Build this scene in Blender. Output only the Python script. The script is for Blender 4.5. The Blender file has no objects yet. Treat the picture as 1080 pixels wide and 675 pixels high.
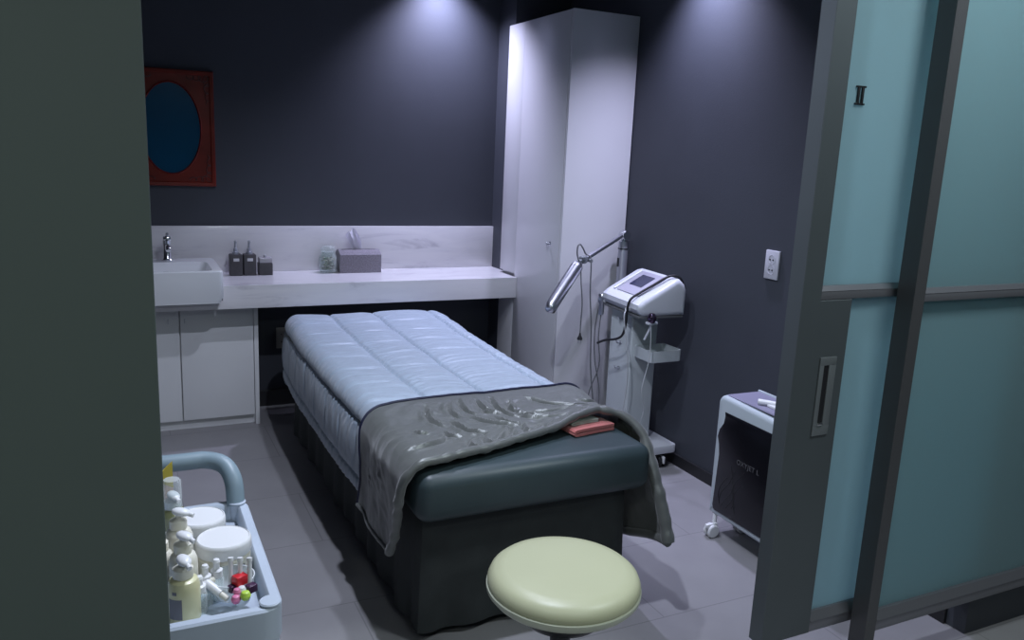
import bpy, bmesh, math, random
from mathutils import Vector, Matrix, noise
random.seed(7)
PI = math.pi
S = bpy.context.scene
COL = S.collection

# ------------------------------------------------------------------ camera
F, YAW, PIT, ROL, CH = 853.206, -.4556, -.2043, .0451, 1.45
def cam_axes():
    cy, sy = math.cos(YAW), math.sin(YAW)
    fw = Vector((-sy*math.cos(PIT), cy*math.cos(PIT), math.sin(PIT)))
    r0 = Vector((cy, sy, 0)); u0 = r0.cross(fw)
    c, s = math.cos(ROL), math.sin(ROL)
    return c*r0 + s*u0, -s*r0 + c*u0, fw
CR, CU, CF = cam_axes()
CP = Vector((0, 0, CH))
cd = bpy.data.cameras.new('camera'); cam = bpy.data.objects.new('camera', cd); COL.objects.link(cam)
cam.matrix_world = Matrix(((CR.x, CU.x, -CF.x, 0), (CR.y, CU.y, -CF.y, 0), (CR.z, CU.z, -CF.z, CH), (0, 0, 0, 1)))
cd.sensor_fit = 'HORIZONTAL'; cd.sensor_width = 36; cd.lens = F*36/1080; cd.clip_start = .02
S.camera = cam
def ray(u, v): return CR*((u-540)/F) + CU*((337.5-v)/F) + CF
def atz(u, v, z): r = ray(u, v); return CP + r*((z-CH)/r.z)
def aty(u, v, y): r = ray(u, v); return CP + r*(y/r.y)
def atx(u, v, x): r = ray(u, v); return CP + r*(x/r.x)

# ------------------------------------------------------------------ materials
def srgb(r, g, b):
    f = lambda c: (c/255/12.92) if c/255 <= .04045 else ((c/255+.055)/1.055)**2.4
    return (f(r), f(g), f(b), 1)
def mat(name, col, rough=.5, metal=0, spec=.5, noise_amt=0, noise_scale=20, bump=0, bump_scale=60, sheen=0, coat=0, trans=0, alpha=1, ior=1.45):
    m = bpy.data.materials.new(name); m.use_nodes = True
    n = m.node_tree.nodes; L = m.node_tree.links
    b = n['Principled BSDF']
    b.inputs['Base Color'].default_value = col if len(col) == 4 else (*col, 1)
    b.inputs['Roughness'].default_value = rough; b.inputs['Metallic'].default_value = metal
    b.inputs['Specular IOR Level'].default_value = spec; b.inputs['Sheen Weight'].default_value = sheen
    b.inputs['Coat Weight'].default_value = coat; b.inputs['Transmission Weight'].default_value = trans
    b.inputs['Alpha'].default_value = alpha; b.inputs['IOR'].default_value = ior
    tc = n.new('ShaderNodeTexCoord')
    if noise_amt:
        t = n.new('ShaderNodeTexNoise'); t.inputs['Scale'].default_value = noise_scale; t.inputs['Detail'].default_value = 5
        L.new(tc.outputs['Object'], t.inputs['Vector'])
        mr = n.new('ShaderNodeMapRange'); mr.inputs[1].default_value = .3; mr.inputs[2].default_value = .7
        mr.inputs[3].default_value = 1-noise_amt; mr.inputs[4].default_value = 1+noise_amt
        L.new(t.outputs['Fac'], mr.inputs[0])
        mx = n.new('ShaderNodeMix'); mx.data_type = 'RGBA'; mx.blend_type = 'MULTIPLY'; mx.inputs[0].default_value = 1
        mx.inputs[6].default_value = b.inputs['Base Color'].default_value
        L.new(mr.outputs[0], mx.inputs[7]); L.new(mx.outputs[2], b.inputs['Base Color'])
    if bump:
        t = n.new('ShaderNodeTexNoise'); t.inputs['Scale'].default_value = bump_scale; t.inputs['Detail'].default_value = 6
        L.new(tc.outputs['Object'], t.inputs['Vector'])
        bp = n.new('ShaderNodeBump'); bp.inputs['Strength'].default_value = bump; bp.inputs['Distance'].default_value = .004
        L.new(t.outputs['Fac'], bp.inputs['Height']); L.new(bp.outputs[0], b.inputs['Normal'])
    return m
M = {}
M['wall'] = mat('slate_paint', (.047, .052, .064), .62, noise_amt=.06, noise_scale=3, bump=.12, bump_scale=180)
M['wallfg'] = mat('grey_green_panel', (.075, .095, .088), .55, noise_amt=.05, noise_scale=2)
M['ceiling'] = mat('ceiling_paint', (.35, .36, .38), .8, bump=.05)
M['base'] = mat('black_baseboard', (.016, .016, .018), .45)
M['white_lam'] = mat('white_laminate', (.72, .73, .74), .32, noise_amt=.015, noise_scale=4)
M['wardrobe'] = mat('white_gloss_laminate', (.60, .60, .61), .3, noise_amt=.015, noise_scale=4, coat=.15)
M['gap'] = mat('dark_gap', (.02, .02, .022), .8)
M['ceramic'] = mat('white_ceramic', (.72, .74, .76), .12, coat=.5)
M['chrome'] = mat('chrome', (.75, .76, .78), .12, metal=1)
M['steel'] = mat('brushed_silver', (.55, .56, .6), .3, metal=1, noise_amt=.05, noise_scale=40)
M['silver'] = mat('silver_paint', (.42, .43, .47), .33, metal=.7)
M['black'] = mat('black_plastic', (.012, .012, .014), .4)
M['blackgloss'] = mat('black_gloss_panel', (.006, .006, .008), .22, noise_amt=.3, noise_scale=8, spec=.3)
M['darkgrey'] = mat('dark_grey_ceramic', (.055, .052, .056), .55, noise_amt=.1, noise_scale=60)
M['lid'] = mat('frosted_lid', (.35, .34, .36), .25, spec=.6)
M['labelw'] = mat('pale_label', (.55, .55, .56), .5)
M['felt'] = mat('grey_felt', (.21, .195, .225), .95, noise_amt=.3, noise_scale=150, bump=.5, bump_scale=400, sheen=.3)
M['tissue'] = mat('white_tissue', (.75, .74, .8), .9, bump=.2, bump_scale=60)
M['red'] = mat('red_lacquer', (.15, .014, .008), .35, spec=.3, coat=.15, noise_amt=.25, noise_scale=9)
M['redcarve'] = mat('carved_red_lacquer', (.07, .015, .01), .3)
M['mirror'] = mat('mirror_blue_reflection', (.004, .06, .12), .08, spec=.25)  # blue reflection painted into the base colour of the mirror
M['quilt'] = mat('pale_blue_silk', (.33, .40, .475), .42, sheen=.25, noise_amt=.05, noise_scale=30, bump=.25, bump_scale=240)
M['satin'] = mat('grey_satin', (.125, .134, .128), .35, metal=.3, sheen=.3, bump=.15, bump_scale=300)
M['piping'] = mat('navy_piping', (.008, .010, .035), .5)
M['vinyl'] = mat('dark_teal_vinyl', (.034, .052, .058), .42, bump=.06, bump_scale=250, noise_amt=.05, noise_scale=12)
M['skirt'] = mat('charcoal_skirt', (.034, .039, .040), .85, noise_amt=.12, noise_scale=14, bump=.2, bump_scale=300)
M['pink'] = mat('salmon_terry', (.46, .12, .11), .95, bump=.5, bump_scale=500, sheen=.4)
M['mint'] = mat('pale_mint_terry', (.36, .44, .38), .95, bump=.5, bump_scale=500, sheen=.4)
M['stool'] = mat('pale_green_vinyl', (.42, .43, .28), .4, noise_amt=.02, noise_scale=6, bump=.05, bump_scale=200)
M['stoolrim'] = mat('pale_rim', (.44, .46, .36), .35)
M['trolley'] = mat('pale_blue_plastic', (.45, .51, .59), .42, noise_amt=.03, noise_scale=9)
M['trolleyh'] = mat('blue_grey_plastic', (.20, .27, .31), .42)
M['white'] = mat('white_plastic', (.74, .75, .76), .35)
M['machine'] = mat('machine_white', (.58, .60, .64), .35)
M['machinecol'] = mat('machine_column', (.50, .54, .55), .4)
M['cream'] = mat('cream_lotion', (.62, .60, .36), .35, coat=.3)
M['ivory'] = mat('ivory_plastic', (.70, .68, .58), .38)
M['olive'] = mat('olive_liquid', (.32, .33, .17), .25, coat=.5)
M['screen'] = mat('screen', (.02, .022, .06), .15, coat=.5)
M['screenframe'] = mat('screen_surround', (.38, .37, .44), .35)
M['cable'] = mat('grey_cable', (.12, .125, .13), .5)
M['cablew'] = mat('white_cable', (.45, .47, .48), .5)
M['frame'] = mat('grey_aluminium', (.085, .098, .105), .42, metal=.35, noise_amt=.04, noise_scale=5)
M['framew'] = mat('warm_grey_aluminium', (.085, .085, .09), .4, metal=.4)
M['rail'] = mat('rail_highlight_aluminium', (.2, .2, .22), .35, metal=.6)  # lighter than the frame: the rails' highlight is put into the colour
M['handle'] = mat('dull_steel', (.22, .24, .25), .38, metal=.6)
M['socket'] = mat('pale_socket', (.5, .5, .55), .4)
M['socketold'] = mat('greyed_socket', (.34, .33, .29), .5)
M['yellow'] = mat('yellow_print', (.62, .48, .06), .5)
M['leaf'] = mat('printed_leaflet', (.62, .42, .36), .5, noise_amt=.5, noise_scale=25)
M['redp'] = mat('red_plastic', (.6, .02, .03), .35)
M['lime'] = mat('lime_plastic', (.45, .65, .08), .35)
M['rose'] = mat('rose_plastic', (.65, .2, .35), .35)
M['ball'] = mat('dark_metal_ball', (.10, .07, .12), .12, metal=.9)
M['purp'] = mat('plum_plastic', (.05, .015, .05), .35)
M['oxy'] = mat('pale_grey_casing', (.46, .52, .55), .38)
M['oxytop'] = mat('lilac_grey_panel', (.25, .24, .33), .45)
M['lettering'] = mat('dull_lettering', (.10, .10, .105), .5)
M['ink'] = mat('grey_ink', (.18, .18, .2), .6)
def glass_mat():
    m = bpy.data.materials.new('frosted_teal_glass'); m.use_nodes = True
    n = m.node_tree.nodes; L = m.node_tree.links; out = n['Material Output']; n.remove(n['Principled BSDF'])
    d = n.new('ShaderNodeBsdfDiffuse'); d.inputs['Color'].default_value = (.235, .335, .365, 1)
    t = n.new('ShaderNodeBsdfTranslucent'); t.inputs['Color'].default_value = (.68, .90, .92, 1)
    g = n.new('ShaderNodeBsdfGlossy'); g.inputs['Roughness'].default_value = .35; g.inputs['Color'].default_value = (.8, .9, .9, 1)
    tr = n.new('ShaderNodeBsdfTransparent'); tr.inputs['Color'].default_value = (.5, .85, .85, 1)
    tx = n.new('ShaderNodeTexNoise'); tx.inputs['Scale'].default_value = 260; tc = n.new('ShaderNodeTexCoord'); L.new(tc.outputs['Object'], tx.inputs['Vector'])
    bp = n.new('ShaderNodeBump'); bp.inputs['Strength'].default_value = .12; bp.inputs['Distance'].default_value = .002; L.new(tx.outputs['Fac'], bp.inputs['Height'])
    for q in (d, g): L.new(bp.outputs[0], q.inputs['Normal'])
    m1 = n.new('ShaderNodeMixShader'); m1.inputs[0].default_value = .52; L.new(d.outputs[0], m1.inputs[1]); L.new(t.outputs[0], m1.inputs[2])
    m2 = n.new('ShaderNodeMixShader'); m2.inputs[0].default_value = .06; L.new(m1.outputs[0], m2.inputs[1]); L.new(g.outputs[0], m2.inputs[2])
    m3 = n.new('ShaderNodeMixShader'); m3.inputs[0].default_value = .06; L.new(m2.outputs[0], m3.inputs[1]); L.new(tr.outputs[0], m3.inputs[2])
    L.new(m3.outputs[0], out.inputs[0]); return m
M['glass'] = glass_mat()
def clear_mat(name, col=(.92, .96, .96), a=.25):
    m = bpy.data.materials.new(name); m.use_nodes = True
    n = m.node_tree.nodes; L = m.node_tree.links; out = n['Material Output']; n.remove(n['Principled BSDF'])
    t = n.new('ShaderNodeBsdfTransparent'); t.inputs['Color'].default_value = (*col, 1)
    g = n.new('ShaderNodeBsdfPrincipled'); g.inputs['Base Color'].default_value = (*col, 1); g.inputs['Roughness'].default_value = .12
    fr = n.new('ShaderNodeLayerWeight'); fr.inputs['Blend'].default_value = .35
    mr = n.new('ShaderNodeMapRange'); mr.inputs[3].default_value = a*.5; mr.inputs[4].default_value = min(1, a*2.2); L.new(fr.outputs['Facing'], mr.inputs[0])
    mx = n.new('ShaderNodeMixShader'); L.new(mr.outputs[0], mx.inputs[0]); L.new(t.outputs[0], mx.inputs[1]); L.new(g.outputs[0], mx.inputs[2])
    L.new(mx.outputs[0], out.inputs[0]); return m
M['bowlglass'] = clear_mat('clear_bowl_glass', (.9, .93, .94), .75)
M['clear'] = clear_mat('clear_plastic')
M['jarglass'] = clear_mat('clear_jar_glass', (.9, .94, .93), .16)
def floor_mat():
    m = mat('grey_vinyl_floor', (.255, .25, .258), .42, bump=.04, bump_scale=120)
    n = m.node_tree.nodes; L = m.node_tree.links; b = n['Principled BSDF']
    tc = n.new('ShaderNodeTexCoord'); br = n.new('ShaderNodeTexBrick')
    br.offset = .5; br.inputs['Scale'].default_value = 1; br.inputs['Brick Width'].default_value = .9; br.inputs['Row Height'].default_value = .45
    br.inputs['Mortar Size'].default_value = .0022; br.inputs['Color1'].default_value = (.27, .264, .272, 1); br.inputs['Color2'].default_value = (.262, .256, .265, 1)
    br.inputs['Mortar'].default_value = (.195, .19, .198, 1)
    L.new(tc.outputs['Object'], br.inputs['Vector'])
    t = n.new('ShaderNodeTexNoise'); t.inputs['Scale'].default_value = 5; t.inputs['Detail'].default_value = 8; L.new(tc.outputs['Object'], t.inputs['Vector'])
    mr = n.new('ShaderNodeMapRange'); mr.inputs[1].default_value = .3; mr.inputs[2].default_value = .7; mr.inputs[3].default_value = .94; mr.inputs[4].default_value = 1.06; L.new(t.outputs['Fac'], mr.inputs[0])
    mx = n.new('ShaderNodeMix'); mx.data_type = 'RGBA'; mx.blend_type = 'MULTIPLY'; mx.inputs[0].default_value = 1
    L.new(br.outputs['Color'], mx.inputs[6]); L.new(mr.outputs[0], mx.inputs[7]); L.new(mx.outputs[2], b.inputs['Base Color'])
    return m
M['floor'] = floor_mat()
def marble_mat():
    m = mat('pale_veined_marble', (.6, .59, .61), .22, coat=.2)
    n = m.node_tree.nodes; L = m.node_tree.links; b = n['Principled BSDF']
    tc = n.new('ShaderNodeTexCoord'); mp = n.new('ShaderNodeMapping'); mp.inputs['Scale'].default_value = (1.1, 3, 7); mp.inputs['Rotation'].default_value = (.1, .12, .1)
    L.new(tc.outputs['Object'], mp.inputs[0])
    t = n.new('ShaderNodeTexNoise'); t.inputs['Scale'].default_value = 2.6; t.inputs['Detail'].default_value = 9; t.inputs['Roughness'].default_value = .62; t.inputs['Distortion'].default_value = .8
    L.new(mp.outputs[0], t.inputs['Vector'])
    cr = n.new('ShaderNodeValToRGB'); e = cr.color_ramp.elements
    e[0].position = .28; e[0].color = (.50, .49, .52, 1); e[1].position = .62; e[1].color = (.70, .69, .70, 1)
    q = cr.color_ramp.elements.new(.42); q.color = (.66, .65, .67, 1)
    L.new(t.outputs['Fac'], cr.inputs[0]); L.new(cr.outputs[0], b.inputs['Base Color']); return m
M['marble'] = marble_mat()

# ------------------------------------------------------------------ mesh helpers
def add_bm(dst, src, mx=None):
    if mx is not None: bmesh.ops.transform(src, matrix=mx, verts=src.verts)
    me = bpy.data.meshes.new('tmp'); src.to_mesh(me); src.free(); dst.from_mesh(me); bpy.data.meshes.remove(me)
def box(bm, x0, x1, y0, y1, z0, z1, bev=.002, seg=2, mx=None):
    t = bmesh.new(); bmesh.ops.create_cube(t, size=1)
    bmesh.ops.transform(t, matrix=Matrix.Translation(((x0+x1)/2, (y0+y1)/2, (z0+z1)/2)) @ Matrix.Diagonal((x1-x0, y1-y0, z1-z0, 1)), verts=t.verts)
    if bev: bmesh.ops.bevel(t, geom=t.edges[:], offset=bev, segments=seg, profile=.5, affect='EDGES')
    add_bm(bm, t, mx); return bm
def spline(pts, n=6):
    P = [Vector(p) for p in pts]
    if len(P) < 3: return P
    out = []
    for i in range(len(P)-1):
        p0 = P[max(i-1, 0)]; p1 = P[i]; p2 = P[i+1]; p3 = P[min(i+2, len(P)-1)]
        for k in range(n):
            t = k/n
            out.append(.5*((2*p1)+(p2-p0)*t+(2*p0-5*p1+4*p2-p3)*t*t+(3*p1-p0-3*p2+p3)*t**3))
    out.append(P[-1]); return out
def tube(bm, pts, r, seg=10, smooth=6, caps=True):
    P = spline(pts, smooth) if smooth else [Vector(p) for p in pts]
    R = r if callable(r) else (lambda t: r)
    rings = []; prev = None
    for i, p in enumerate(P):
        d = (P[min(i+1, len(P)-1)]-P[max(i-1, 0)]).normalized()
        if prev is None:
            a = Vector((0, 0, 1)) if abs(d.z) < .9 else Vector((1, 0, 0)); n1 = d.cross(a).normalized()
        else:
            n1 = (prev - d*prev.dot(d)).normalized()
        prev = n1; n2 = d.cross(n1); rr = R(i/(len(P)-1))
        rings.append([bm.verts.new(p+(n1*math.cos(2*PI*k/seg)+n2*math.sin(2*PI*k/seg))*rr) for k in range(seg)])
    for a, b in zip(rings, rings[1:]):
        for k in range(seg): bm.faces.new((a[k], a[(k+1) % seg], b[(k+1) % seg], b[k]))
    if caps: bm.faces.new(rings[0][::-1]); bm.faces.new(rings[-1])
    return bm
def lathe(bm, prof, c=(0, 0, 0), seg=32, mx=None, sx=1, sy=1):
    t = bmesh.new(); rings = []
    for r, z in prof:
        if r < 1e-5: rings.append([t.verts.new((0, 0, z))])
        else: rings.append([t.verts.new((r*sx*math.cos(2*PI*k/seg), r*sy*math.sin(2*PI*k/seg), z)) for k in range(seg)])
    for a, b in zip(rings, rings[1:]):
        for k in range(seg):
            k2 = (k+1) % seg
            if len(a) == 1 and len(b) == 1: continue
            if len(a) == 1: t.faces.new((a[0], b[k2], b[k]))
            elif len(b) == 1: t.faces.new((a[k], a[k2], b[0]))
            else: t.faces.new((a[k], a[k2], b[k2], b[k]))
    bmesh.ops.recalc_face_normals(t, faces=t.faces)
    add_bm(bm, t, Matrix.Translation(c) @ (mx if mx is not None else Matrix.Identity(4))); return bm
def prism(bm, poly, h0, h1, axis='z', bev=0, seg=2, mx=None):
    """extrude a 2-D outline along an axis"""
    t = bmesh.new()
    def P(a, b, h): return {'z': (a, b, h), 'y': (a, h, b), 'x': (h, a, b)}[axis]
    A = [t.verts.new(P(a, b, h0)) for a, b in poly]; B = [t.verts.new(P(a, b, h1)) for a, b in poly]
    n = len(poly); t.faces.new(A[::-1]); t.faces.new(B)
    for k in range(n): t.faces.new((A[k], A[(k+1) % n], B[(k+1) % n], B[k]))
    bmesh.ops.recalc_face_normals(t, faces=t.faces)
    if bev:
        es = [e for e in t.edges if (e.verts[0] in A and e.verts[1] in A) or (e.verts[0] in B and e.verts[1] in B)]
        bmesh.ops.bevel(t, geom=es, offset=bev, segments=seg, profile=.5, affect='EDGES')
    add_bm(bm, t, mx); return bm
def rrect(x0, x1, y0, y1, r, n=6):
    out = []
    for cx, cy, a in ((x1-r, y1-r, 0), (x0+r, y1-r, PI/2), (x0+r, y0+r, PI), (x1-r, y0+r, 1.5*PI)):
        out += [(cx+r*math.cos(a+PI/2*k/n), cy+r*math.sin(a+PI/2*k/n)) for k in range(n+1)]
    return out
def grid(bm, fn, nu, nv, thick=0):
    V = [[bm.verts.new(fn(i/nu, j/nv)) for j in range(nv+1)] for i in range(nu+1)]
    for i in range(nu):
        for j in range(nv): bm.faces.new((V[i][j], V[i+1][j], V[i+1][j+1], V[i][j+1]))
    return V
WL = {}
def obj(name, bm, m, parent=None, smooth=True, origin=None):
    if parent is not None: off = WL[parent.name]
    else:
        if origin is None:
            xs = [v.co for v in bm.verts]
            origin = Vector(((min(v.x for v in xs)+max(v.x for v in xs))/2, (min(v.y for v in xs)+max(v.y for v in xs))/2, min(v.z for v in xs)))
        off = Vector(origin)
    bmesh.ops.translate(bm, vec=-off, verts=bm.verts)
    me = bpy.data.meshes.new(name); bm.to_mesh(me); bm.free()
    me.materials.append(m if not isinstance(m, str) else M[m])
    if smooth:
        for p in me.polygons: p.use_smooth = True
        try: me.set_sharp_from_angle(angle=math.radians(38))
        except Exception: pass
    o = bpy.data.objects.new(name, me); COL.objects.link(o)
    if parent is not None: o.parent = parent
    else: o.location = off
    WL[o.name] = off.copy(); return o
def thing(name, label, cat, loc, group=None):
    o = bpy.data.objects.new(name, None); COL.objects.link(o); o.location = loc; o.empty_display_size = .05
    o['label'] = label; o['category'] = cat
    if group: o['group'] = group
    WL[o.name] = Vector(loc); return o
def tag(o, label, cat, group=None):
    o['label'] = label; o['category'] = cat
    if group: o['group'] = group
    return o
def part(name, bm, m, parent, label=None, smooth=True):
    o = obj(name, bm, m, parent, smooth)
    if label: o['label'] = label
    return o
def struct(name, bm, m, smooth=False):
    o = obj(name, bm, m, None, smooth); o['kind'] = 'structure'; return o
N = bmesh.new
XR, YB, ZC = 2.378, 4.49, 2.5
XL = -.75

# ------------------------------------------------------------------ room shell
struct('floor', box(N(), XL-1.6, 3.6, -1.7, YB+.1, -.1, 0, 0), 'floor')
ceiling = struct('ceiling', box(N(), XL-1.6, 3.6, -1.7, YB+.1, ZC, ZC+.1, 0), 'ceiling')
struct('wall_back', box(N(), XL-.1, XR+.1, YB, YB+.1, 0, ZC, 0), 'wall')
struct('wall_right', box(N(), XR, XR+.75, 1.455, YB, 0, ZC, 0), 'wall')
struct('wall_left', box(N(), XL-.1, XL, 1.24, YB, 0, ZC, 0), 'wall')
struct('wall_front', box(N(), XL-1.6, .035, 1.10, 1.235, 0, ZC, .002), 'wallfg')
struct('wall_corridor', box(N(), XL-1.6, 3.6, -1.7, -1.6, 0, ZC, 0), 'wallfg')
struct('trim_1', box(N(), 2.035, XR, 4.27, YB, 0, ZC, 0), 'wall')       # pillar in the corner
struct('trim_2', box(N(), .035, 3.1, 1.38, 1.454, 2.12, ZC, 0), 'frame')
struct('trim_3', box(N(), .035, XR, 1.455, 1.54, 2.12, ZC, 0), 'frame')  # header over the opening
bb = N(); box(bb, XR-.012, XR, 1.52, 3.56, 0, .056, .002); struct('baseboard_right', bb, 'base')
bb = N(); box(bb, .62, 2.035, YB-.012, YB, 0, .09, .002); struct('baseboard_back', bb, 'base')
for i, (x, y) in enumerate(((1.66, 4.32), (2.21, 3.0), (.72, 1.74), (1.02, 2.6))):
    b = N(); lathe(b, [(.028, -.002), (.045, -.003), (.05, -.001), (.05, .004), (.028, .004), (.028, -.002)], (x, y, ZC), 24)
    o = part('downlight_ring', b, 'white', ceiling)

# ------------------------------------------------------------------ sliding door and fixed panel
ZTOP = 2.12
def leaf(name, x0, y0, y1, poly, fm):
    b = N(); prism(b, poly, y0, y1, 'y', bev=.0015, seg=1)
    o = obj(name, b, fm, None, False, origin=(x0, y0, 0)); o['kind'] = 'structure'; return o
DX, DY0, DY1, DXE = 1.514, 1.463, 1.512, 2.376
door = leaf('door_1', DX, DY0, DY1, [(DX, .165), (DX+.175, .165), (DX+.175, 1.119), (DX+.066, 1.119), (DX+.066, ZTOP), (DX, ZTOP)], 'frame')
def rails(par, x0, xg, x1, y0, y1, zl, zm):
    b = N(); box(b, xg, x1, y0+.002, y1-.002, zm-.012, zm+.010, .002); prism(b, [(y0+.001, zm+.010), (y1-.001, zm+.010), (y1-.010, zm+.022), (y0+.012, zm+.022)], xg, x1, 'x')
    part('mid_rail', b, 'rail', par)
    b = N(); box(b, x0, x1, y0+.002, y1-.002, zl-.022, zl+.012, .002); prism(b, [(y0-.002, zl+.012), (y1-.001, zl+.012), (y1-.010, zl+.034), (y0+.014, zl+.034)], x0, x1, 'x')
    part('bottom_rail', b, 'rail', par)
rails(door, DX+.175, DX+.066, DXE-.06, DY0, DY1, .187, 1.132)
b = N(); box(b, DXE-.06, DXE, DY0, DY1, .165, ZTOP, .002); part('stile', b, 'frame', door)
b = N(); box(b, DX+.060, DXE-.055, 1.484, 1.491, 1.145, ZTOP, 0); part('glass_pane', b, 'glass', door)
b = N(); box(b, DX+.170, DXE-.055, 1.484, 1.491, .21, 1.123, 0); part('glass_pane', b, 'glass', door)
# recessed pull handle
hx0, hx1, hz0, hz1 = 1.600, 1.657, .758, .970
b = N()
for q in ((hx0, hx0+.015, hz0+.028, hz1-.022), (hx1-.024, hx1, hz0+.028, hz1-.022), (hx0, hx1, hz1-.022, hz1), (hx0, hx1, hz0, hz0+.028)):
    box(b, q[0], q[1], DY0-.004, DY0+.001, q[2], q[3], .001)
hd = part('pull_handle', b, 'handle', door)
b = N(); box(b, hx0+.014, hx1-.023, DY0-.0012, DY0+.001, hz0+.027, hz1-.021, 0); part('finger_recess', b, 'black', hd)
b = N(); box(b, hx0+.014, hx1-.026, DY0-.007, DY0, hz0+.028, hz0+.036, .001); part('handle_lip', b, 'chrome', hd)
b = N()
for x in (1.638, 1.652): box(b, x-.0033, x+.0033, 1.479, 1.484, 1.602, 1.646, .0008)
for z in (1.602, 1.643): box(b, 1.629, 1.661, 1.479, 1.484, z-.0015, z+.003, .0008)
part('room_numeral', b, 'black', door, 'black roman numeral II')
PX, PY0, PY1, PXE = 1.834, 1.396, 1.450, 3.0
fixed = leaf('door_2', PX, PY0, PY1, [(PX, .002), (PX+.041, .002), (PX+.041, ZTOP), (PX, ZTOP)], 'framew')
rails(fixed, PX+.041, PX+.041, PXE-.03, PY0, PY1, .187, 1.128)
b = N(); box(b, PXE-.03, PXE, PY0, PY1, .002, ZTOP, .002); part('stile', b, 'framew', fixed)
b = N(); box(b, PX+.036, PXE-.026, 1.420, 1.427, 1.143, ZTOP, 0); part('glass_pane', b, 'glass', fixed)
b = N(); box(b, PX+.036, PXE-.026, 1.420, 1.427, .21, 1.120, 0); part('glass_pane', b, 'glass', fixed)

# ------------------------------------------------------------------ vanity counter
ct = thing('vanity_counter', 'long pale veined marble counter with backsplash along the back wall', 'counter', (.9, 4.26, .6475))
b = N(); prism(b, [(.428, 4.058), (1.994, 4.058), (1.994, 4.268), (2.033, 4.268), (2.033, 4.488), (.428, 4.488)], .735, .762, 'z')
prism(b, [(XL+.01, .6475), (2.0, .6475), (2.0, .762), (.428, .762), (.428, .6895), (XL+.01, .6895)], 4.038, 4.060, 'y', bev=.0015)
box(b, XL+.01, .428, 4.40, 4.488, .735, .762, .002); box(b, XL+.01, -.13, 4.038, 4.40, .735, .762, .002); box(b, XL+.01, -.13, 4.038, 4.06, .6895, .762, .0015)
part('worktop', b, 'marble', ct)
b = N(); box(b, XL+.01, 2.035, 4.466, 4.488, .762, 1.006, .0015); part('backsplash', b, 'marble', ct)

cb = thing('sink_cabinet', 'low white cabinet with flat doors under the washbasin', 'cabinet', (0, 4.34, 0))
yd = 4.193
b = N(); box(b, XL+.02, .588, yd+.02, 4.487, .05, .645, .002); part('body', b, 'white_lam', cb)
for x0, x1, kx in ((XL+.02, -.422, -.47), (-.418, -.094, -.396), (-.09, .2375, .187), (.2415, .588, .262)):
    b = N(); box(b, x0+.001, x1-.001, yd, yd+.018, .054, .640, .0015); d_ = part('door', b, 'white_lam', cb)
    b = N(); box(b, kx-.0025, kx+.0025, yd-.004, yd+.001, .555, .578, .001); part('knob', b, 'steel', d_)
b = N(); box(b, .590, .611, yd-.002, 4.487, 0, .645, .001); part('side_panel', b, 'white_lam', cb)
b = N(); box(b, XL+.02, .589, yd+.03, yd+.05, 0, .05, .001); part('plinth', b, 'white_lam', cb)

# washbasin
wb = thing('washbasin', 'rectangular white ceramic washbasin with chrome tap', 'sink', (.15, 4.17, .69))
b = N(); t = bmesh.new()
x0, x1, y0, y1, z0, z1 = -.125, .425, 3.95, 4.40, .692, .848
out0 = rrect(x0+.012, x1-.012, y0+.012, y1-.002, .03); out1 = rrect(x0, x1, y0, y1, .022)
inn = rrect(x0+.018, x1-.045, y0+.018, y1-.13, .03); inb = rrect(x0+.06, x1-.085, y0+.05, y1-.17, .05)
def loop(poly, z): return [t.verts.new((p[0], p[1], z)) for p in poly]
Ls = [loop(out0, z0), loop(out0, z0+.004), loop(out1, z0+.03), loop(out1, z1-.005), loop(rrect(x0+.004, x1-.004, y0+.004, y1-.004, .02), z1), loop(inn, z1), loop(rrect(x0+.022, x1-.049, y0+.022, y1-.134, .03), z1-.006), loop(inb, z1-.10)]
for A, B in zip(Ls, Ls[1:]):
    n_ = len(A)
    for k in range(n_): t.faces.new((A[k], A[(k+1) % n_], B[(k+1) % n_], B[k]))
t.faces.new(Ls[0][::-1]); t.faces.new(Ls[-1]); bmesh.ops.recalc_face_normals(t, faces=t.faces); add_bm(b, t)
part('basin', b, 'ceramic', wb)
b = N(); lathe(b, [(0, .004), (.018, .004), (.02, 0), (.02, -.002)], (.204, 4.262, .818), 20, Matrix.Rotation(math.radians(70), 4, 'X')); part('overflow_cap', b, 'handle', wb)
fx, fy = .204, 4.335
b = N(); lathe(b, [(0, 0), (.026, 0), (.026, .006), (.021, .012), (.018, .07), (.02, .10), (0, .102)], (fx, fy, .848), 20)
tube(b, [(fx, fy, .90), (fx, fy-.05, .925), (fx, fy-.11, .925), (fx, fy-.125, .912)], .012, 12)
fa = part('tap', b, 'chrome', wb)
b = N(); box(b, fx-.018, fx+.018, fy-.03, fy+.022, .950, .968, .005); tube(b, [(fx, fy, .962), (fx, fy-.05, .985)], .007, 8); part('tap_lever', b, 'chrome', fa)

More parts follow.
